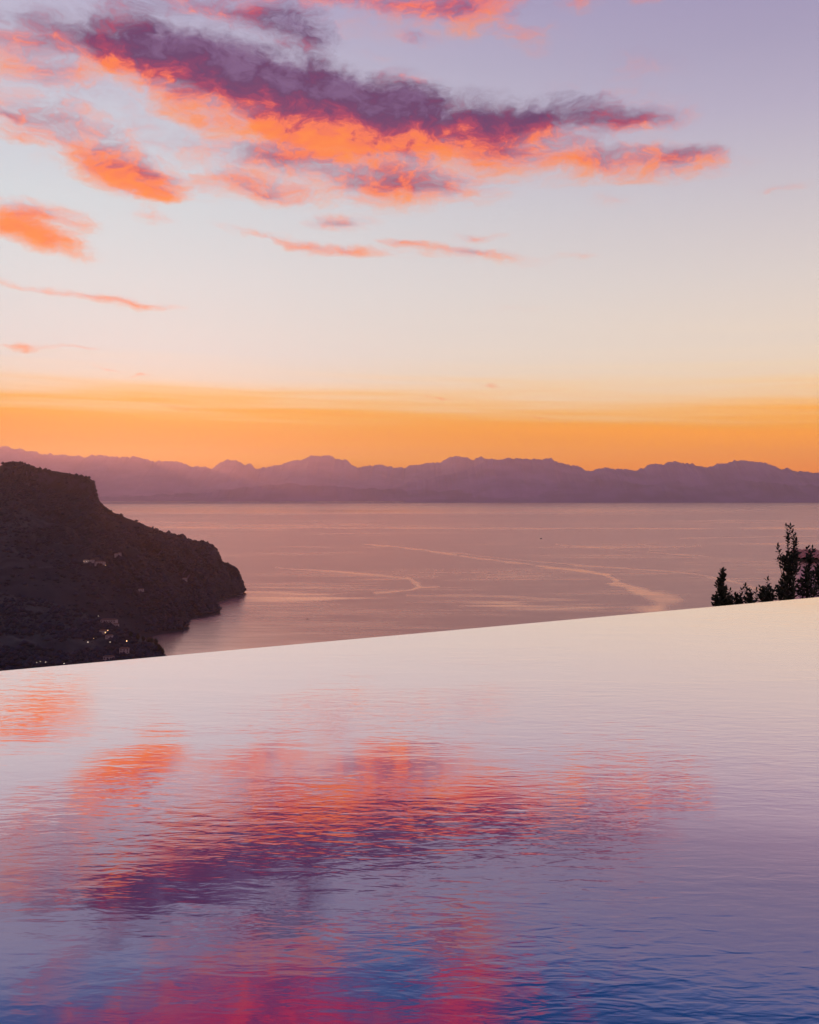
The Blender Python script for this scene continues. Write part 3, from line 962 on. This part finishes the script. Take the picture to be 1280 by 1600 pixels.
rip1 = pnoise(1.0, 4.2, 12.5, 2.5, 0.10, 0.5, 0.4)
rip2 = pnoise(1.0, 9.0, 26.0, 2.0, -0.08, 0.5, 0.3)
swell = pnoise(1.0, 0.8, 2.4, 2.0, 0.05)
gust = pnoise(1.0, 0.28, 0.75, 3.0, 0.2)
gm = N.new('ShaderNodeMapRange'); gm.interpolation_type = 'SMOOTHSTEP'
L.new(gust, gm.inputs[0]); gm.inputs[1].default_value = 0.36; gm.inputs[2].default_value = 0.66
gm.inputs[3].default_value = 0.35; gm.inputs[4].default_value = 1.2
hh = pm('ADD', pm('MULTIPLY', rip1, 0.00108), pm('MULTIPLY', rip2, 0.0004))
hh = pm('MULTIPLY', hh, gm.outputs[0])
hh = pm('ADD', hh, pm('MULTIPLY', swell, 0.0013))
bp = N.new('ShaderNodeBump'); bp.inputs['Strength'].default_value = 1.0; bp.inputs['Distance'].default_value = 1.0
L.new(hh, bp.inputs['Height'])
L.new(bp.outputs[0], b.inputs['Normal'])
# mirror of the sky, strong at a low angle; the dark blue basin shows where one looks down into it
gl = N.new('ShaderNodeBsdfGlossy'); gl.inputs['Roughness'].default_value = 0.02
gl.inputs['Color'].default_value = (1.0, 0.83, 0.86, 1)
L.new(bp.outputs[0], gl.inputs['Normal'])
dt = N.new('ShaderNodeVectorMath'); dt.operation = 'DOT_PRODUCT'
L.new(bp.outputs[0], dt.inputs[0]); L.new(geo.outputs['Incoming'], dt.inputs[1])
tint = N.new('ShaderNodeValToRGB')
tint.color_ramp.elements[0].position = 0.13; tint.color_ramp.elements[0].color = (1.0, 0.93, 0.89, 1)
tint.color_ramp.elements[1].position = 0.34; tint.color_ramp.elements[1].color = (1.0, 0.76, 0.82, 1)
te = tint.color_ramp.elements.new(0.46); te.color = (0.80, 0.84, 0.98, 1)
L.new(dt.outputs['Value'], tint.inputs[0]); L.new(tint.outputs[0], gl.inputs['Color'])
fr = N.new('ShaderNodeFloatCurve')
L.new(dt.outputs['Value'], fr.inputs['Value'])
cv = fr.mapping.curves[0]
for i, (x_, y_) in enumerate([(0.0, 1.0), (0.14, 0.96), (0.22, 0.88), (0.30, 0.75), (0.37, 0.50), (0.48, 0.44), (0.7, 0.15), (1.0, 0.06)]):
    if i == 0: cv.points[0].location = (x_, y_)
    elif i == 7: cv.points[1].location = (x_, y_)
    else: cv.points.new(x_, y_)
    
fr.mapping.update()
b.inputs['IOR'].default_value = 1.0
mxs = N.new('ShaderNodeMixShader')
L.new(fr.outputs[0], mxs.inputs[0]); L.new(b.outputs[0], mxs.inputs[1]); L.new(gl.outputs[0], mxs.inputs[2])
L.new(mxs.outputs[0], N['Material Output'].inputs['Surface'])

ss = np.linspace(S0, S1, 60)
prof = [(-WIDTH, 0.0)] + [(-WIDTH * k, 0.0) for k in (0.8, 0.6, 0.4, 0.2, 0.1, 0.04)] + [(-0.02, 0.0), (0.0, 0.0)]
P = np.array([[(EL.x + ex.x * s + ey.x * q, EL.y + ex.y * s + ey.y * q, POOL_Z + z) for s in ss] for q, z in prof])
POOL_LEAN = math.tan(R(0.95))     # tilt put into the water sheet to shift where the clouds reflect
qq = np.minimum(0, (P[:, :, 0] - EL.x) * ey.x + (P[:, :, 1] - EL.y) * ey.y)
P[:, :, 2] += qq * POOL_LEAN
o = link('pool_water', grid_mesh('pool_water', P), m_pool)
tag(o, 'still rippled infinity pool water reflecting the sunset clouds', None, None, 'structure')

m_tile = simple('pool_tile', (0.03, 0.05, 0.07), 0.3, second=(0.05, 0.08, 0.10), scale=12)
m_stone = simple('terrace_stone', (0.30, 0.26, 0.23), 0.8, second=(0.38, 0.33, 0.29), scale=3)
m_ground = simple('hillside_ground', (0.035, 0.03, 0.02), 0.95, second=(0.06, 0.05, 0.035), scale=0.6)
mid = (S0 + S1) / 2


def pool_pt(s, q, z):
    return (EL.x + ex.x * s + ey.x * q, EL.y + ex.y * s + ey.y * q, POOL_Z + z)


b_ = MB(); b_.box(pool_pt(mid, -0.142, -0.76), (S1 - S0, 0.28, 1.5), pool_rot)
tag(b_.build('pool_wall', m_tile), 'tiled overflow wall under the infinity edge of the pool', None, None, 'structure')
b_ = MB()
b_.box(pool_pt(mid, -WIDTH - 1.6, -0.02), (S1 - S0 + 6, 3.2, 0.24), pool_rot)
b_.box(pool_pt(S0 - 1.5, -WIDTH / 2 + 0.1, -0.023), (3.0, WIDTH - 0.4, 0.24), pool_rot)
b_.box(pool_pt(S1 + 1.5, -WIDTH / 2 + 0.1, -0.023), (3.0, WIDTH - 0.4, 0.24), pool_rot)
tag(b_.build('terrace', m_stone), 'stone terrace round the pool', None, None, 'structure')

# ground of the slope under the terrace, always below the sight line over the edge
gx = np.concatenate([np.linspace(-1500, -40, 24), np.linspace(-35, 60, 40), np.linspace(65, 1500, 24)])
gy = np.concatenate([np.linspace(-900, -30, 18), np.linspace(-25, 60, 44), np.linspace(65, 700, 30)])
GX, GY = np.meshgrid(gx, gy)
Q = (GX - EL.x) * ey.x + (GY - EL.y) * ey.y
GZ = np.where(Q < 0.1, POOL_Z - 1.45 + np.clip(-Q - 18, 0, 900) * 0.10, POOL_Z - 1.45 - np.clip(Q, 0, 40) * 0.2 - np.clip(Q - 40, 0, 2000) * 0.62)
GZ = GZ + fbm2(GX / 14, GY / 14, 91, 4) * np.clip(np.abs(Q) - 8, 0, 20) * 0.15
GZ = np.maximum(GZ, -2)
o = link('ground', grid_mesh('ground', np.stack([GX, GY, GZ], -1)), m_ground)
tag(o, 'dark sloping garden ground below the pool', None, None, 'structure')

# ------------------------------------------------------------------ shrubs beyond the pool edge
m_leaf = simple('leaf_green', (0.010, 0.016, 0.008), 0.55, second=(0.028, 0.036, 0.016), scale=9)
m_stem = simple('stem_brown', (0.03, 0.02, 0.014), 0.8)


def leaf(mb, p, d, up, ln, w):
    d = d.normalized()
    s = d.cross(up)
    if s.length < 1e-3: s = d.orthogonal()
    s.normalize()
    n = s.cross(d)
    mb.add([p, p + d * ln * .4 + s * w - n * w * -.3, p + d * ln * .75 + s * w * .75 - n * w * -.2, p + d * ln, p + d * ln * .75 - s * w * .75 - n * w * -.2, p + d * ln * .4 - s * w - n * w * -.3, p + d * ln * .5],
           [(0, 1, 6), (1, 2, 6), (2, 3, 6), (3, 4, 6), (4, 5, 6), (5, 0, 6)])


def sprig(fm, sm, a, b, r, ln=0.05, step=0.017, thick=0.006):
    d = b - a
    L_ = d.length
    if L_ < 1e-3: return
    bend = Vector((r.gauss(0, .03), r.gauss(0, .03), 0)) * L_ * 2
    pts = [a, a + d * .5 + bend * .4, b]
    sm.tube(pts, [thick, thick * .7, thick * .3], 4)
    n = max(3, int(L_ / step))
    ang = r.random() * 6
    for i in range(n):
        t = (i + .5) / n
        p = a.lerp(pts[1], t * 2) if t < .5 else pts[1].lerp(b, t * 2 - 1)
        ang += 2.4
        side = d.normalized().orthogonal()
        side.rotate(Matrix.Rotation(ang, 3, d.normalized()).to_quaternion())
        dr = d.normalized() * r.uniform(.5, 1.0) + side * r.uniform(.6, 1.0)
        leaf(fm, p, dr, Vector((r.gauss(0, .4), r.gauss(0, .4), 1)), ln * r.uniform(.7, 1.15), ln * r.uniform(.17, .26))
    leaf(fm, b, d + Vector((r.gauss(0, .1), 0, 0)), Vector((0, 1, 0)), ln, ln * .2)


def shrub(label, depth, base, profile, sprigs, density, seed):
    r = random.Random(seed)
    root = at(base[0], base[1], depth)
    ground_z = POOL_Z - 1.5 - ((root.x - EL.x) * ey.x + (root.y - EL.y) * ey.y) * 0.2
    u = depth / 15.0
    density *= 0.25
    e = link('shrub', None, loc=(root.x, root.y, ground_z))
    inv = Vector((root.x, root.y, ground_z))
    fm, sm = MB(), MB()

    def loc(px, py, dd=0.0):
        return at(px, py, depth + dd) - inv
    ys = [p[0] for p in profile]
    if profile:
        y0, y1 = ys[0], ys[-1]
        area = sum((profile[i + 1][0] - profile[i][0]) * ((profile[i][2] - profile[i][1]) + (profile[i + 1][2] - profile[i + 1][1])) / 2 for i in range(len(profile) - 1))
        n = int(area * density)
        wmax = max(p[2] - p[1] for p in profile)
        k = 0
        while k < n:
            y = r.uniform(y0, y1)
            xl = np.interp(y, ys, [p[1] for p in profile]); xr = np.interp(y, ys, [p[2] for p in profile])
            if r.random() > (xr - xl) / wmax + .08: continue
            k += 1
            x = r.uniform(xl, xr)
            cxm = (xl + xr) / 2
            half = max(.5, (xr - xl) / 2)
            dd = r.uniform(-1, 1) * half * depth / FPX * math.sqrt(max(.1, 1 - ((x - cxm) / half) ** 2)) * .8
            out = (x - cxm) / half
            ln = r.uniform(5, 10)
            tip = loc(x, y, dd)
            rootp = loc(x - out * ln * .7, y + ln, dd * .6)
            sprig(fm, sm, rootp, tip, r, 0.070 * u, 0.024 * u, .004 * u)
        # main stems down to the ground
        for q in range(3):
            xb = base[0] + r.uniform(-3, 3)
            yt = y0 + (y1 - y0) * r.uniform(.1, .5)
            xt = (np.interp(yt, ys, [p[1] for p in profile]) + np.interp(yt, ys, [p[2] for p in profile])) / 2
            g = Vector((r.uniform(-.06, .06), r.uniform(-.06, .06), 0))
            sm.tube([g, loc(xb, base[1]), loc(xt, yt)], [.022, .016, .006], 6)
    for (x0, yy0, x1, yy1) in sprigs:
        sprig(fm, sm, loc(x0, yy0, r.uniform(-.1, .1)), loc(x1, yy1, r.uniform(-.1, .1)), r, 0.072 * u, 0.014 * u, .005 * u)
        sm.tube([loc(base[0], base[1]), loc(x0, yy0)], [.012, .007], 5)
    sm.build('stem', m_stem, e)
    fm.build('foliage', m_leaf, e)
    tag(e, label, 'shrub', 'shrubs behind the far edge of the pool')


shrub('leftmost shrub, dense and dark with a narrow pointed top', 23.7, (1130, 948),
      [(892, 1128.6, 1130), (900, 1126.5, 1131.5), (908, 1122, 1131.5), (916, 1121, 1130), (919, 1121.5, 1135), (930, 1120.5, 1138), (934, 1116, 1141), (948, 1115.5, 1146)],
      [(1129, 915, 1129.3, 891), (1142, 940, 1141, 924)], 0.85, 1)
shrub('small low shrub with one leaning sprig, right of the pointed dark one', 23.8, (1152, 946), [(930, 1148, 1153), (936, 1146, 1156), (946, 1145, 1160)],
      [(1155, 942, 1160, 921), (1156, 944, 1158, 930)], 0.45, 2)
shrub('short loose shrub with a thin knobbed sprig at its left', 23.7, (1174, 944), [(921, 1170, 1176), (930, 1168, 1178), (938, 1166, 1182), (944, 1163, 1186)],
      [(1167, 940, 1166, 916), (1181, 940, 1182, 923), (1165, 942, 1163, 936)], 0.42, 3)
shrub('low bushy shrub with a single pointed tip, left of the tallest', 23.9, (1199, 942), [(918, 1197, 1201), (922, 1191, 1205), (928, 1188.5, 1209), (940, 1187, 1213)],
      [(1199, 930, 1199, 906), (1191, 935, 1189, 919), (1208, 934, 1210, 921)], 0.6, 4)
shrub('tallest shrub with two long bare sprigs rising from its top', 24.1, (1230, 940),
      [(862, 1236, 1246), (868, 1226, 1249), (878, 1219, 1250), (884, 1220, 1250), (893, 1226, 1248), (900, 1225, 1241), (908, 1222, 1240), (915, 1216, 1242), (930, 1214, 1242), (938, 1215, 1242)],
      [(1233, 872, 1231, 838), (1231, 846, 1229, 823.5), (1231, 848, 1235.5, 823), (1241, 868, 1239, 832), (1241, 866, 1242, 838), (1242, 866, 1245.5, 845), (1222, 876, 1215, 854), (1219, 884, 1214.5, 875)], 0.5, 5)
shrub('open shrub in front of the pink house wall, two thin sprigs over the eave', 24.3, (1262, 936),
      [(864, 1263, 1269), (872, 1264, 1269), (886, 1258, 1263), (898, 1256, 1266), (908, 1252, 1268), (914, 1248, 1275), (922, 1247, 1278), (932, 1249, 1274)],
      [(1262, 905, 1260, 873), (1264, 874, 1262, 857), (1267, 874, 1270, 857.5), (1263, 896, 1270, 877), (1266, 915, 1272, 898), (1247, 932, 1247, 910), (1262, 932, 1262, 900)], 0.42, 6)
shrub('shrub cut by the right edge, in front of the house wall', 24.5, (1284, 934),
      [(878, 1278, 1290), (890, 1274, 1294), (900, 1272, 1294), (910, 1274, 1294), (922, 1279, 1294), (934, 1279, 1290)],
      [(1280, 905, 1270, 897), (1282, 915, 1274, 908), (1279, 920, 1268, 912)], 0.5, 7)

# ------------------------------------------------------------------ tiled house at the right
m_hwall = simple('house_plaster', (0.76, 0.48, 0.53), 0.9, second=(0.80, 0.54, 0.58), scale=2)
m_tile_roof = simple('terracotta', (0.56, 0.25, 0.22), 0.8, second=(0.66, 0.33, 0.29), scale=4)
m_beam = simple('eave_wood', (0.05, 0.03, 0.025), 0.8)
hd = 33.0
corner = at(1249.5, 876, hd)
eave_z = corner.z
house = link('house', None, loc=(corner.x, corner.y, POOL_Z - 6.0), rot=(0, 0, -R(20)))
zf = eave_z - (POOL_Z - 6.0)
HW, HD = 5.0, 4.2
b_ = MB(); b_.box((HW / 2, HD / 2, zf / 2 - 0.04), (HW, HD, zf + 0.02)); b_.build('wall', m_hwall, house)
b_ = MB()
slope = 0.012
b_.add([(-.14, -.2, zf - .02), (HW + .1, -.2, zf - .02), (HW + .1, HD + .1, zf + HD * slope - .02), (-.14, HD + .1, zf + HD * slope - .02),
        (-.14, -.2, zf + .07), (HW + .1, -.2, zf + .07), (HW + .1, HD + .1, zf + HD * slope + .07), (-.14, HD + .1, zf + HD * slope + .07)],
       [(3, 2, 1, 0), (4, 5, 6, 7), (0, 1, 5, 4), (1, 2, 6, 5), (2, 3, 7, 6), (3, 0, 4, 7)])
roof = b_.build('roof', m_beam, house)
tm_v, tm_f = [], []
for k in range(2):
    for i in range(7):
        a = math.pi * i / 6
        rr = (0.092, 0.078)[k]
        tm_v.append((math.cos(a) * rr, k * 0.44, math.sin(a) * rr * .8))
for i in range(6):
    tm_f.append((i, i + 1, i + 8, i + 7))
for k in range(2):
    for i in range(7):
        a = math.pi * i / 6
        rr = (0.077, 0.063)[k]
        tm_v.append((math.cos(a) * rr, k * 0.44, math.sin(a) * rr * .8 - .005))
for i in range(6):
    tm_f.append((14 + i + 1, 14 + i, 14 + i + 7, 14 + i + 8))
    tm_f.append((i + 1, i, 14 + i, 14 + i + 1))
tile_me = mesh_from('tile', tm_v, tm_f, True)
for c in range(27):
    for r_ in range(11):
        t = link('tile', tile_me, m_tile_roof, roof)
        y = -.26 + r_ * .4
        t.location = (-.05 + c * .19 + random.uniform(-.006, .006), y, zf + .075 + (y + .2) * slope + random.uniform(0, .012))
        t.rotation_euler = (slope - .03, 0, random.uniform(-.03, .03))
win = MB(); win.box((2.6, -.01, 3.4), (0.9, .08, 1.1)); win = win.build('window', m_beam, house)
pn = MB(); pn.box((2.6, -.062, 3.4), (0.74, .02, .94)); pn.build('pane', m_pane_dark, win)
tag(house, 'pinkish plastered house with a low roof of barrel tiles at the right edge', 'house')

# ------------------------------------------------------------------ air
HZ = MB()
HZ.add([(x, y, z) for z in (-3.0, HAZE_TOP) for x, y in ((-44500, -1500), (44500, -1500), (44500, 44500), (-44500, 44500))],
       [(3, 2, 1, 0), (4, 5, 6, 7), (0, 1, 5, 4), (1, 2, 6, 5), (2, 3, 7, 6), (3, 0, 4, 7)])
m_haze = bpy.data.materials.new('haze')
m_haze.use_nodes = True
nt = m_haze.node_tree
nt.nodes.clear()
pv = nt.nodes.new('ShaderNodeVolumePrincipled')
pv.inputs['Color'].default_value = (1.0, 0.69, 0.62, 1)
pv.inputs['Density'].default_value = HAZE
pv.inputs['Anisotropy'].default_value = 0.7
om = nt.nodes.new('ShaderNodeOutputMaterial')
nt.links.new(pv.outputs[0], om.inputs['Volume'])
tag(HZ.build('haze', m_haze), 'thin evening haze over the bay', None, None, 'stuff')
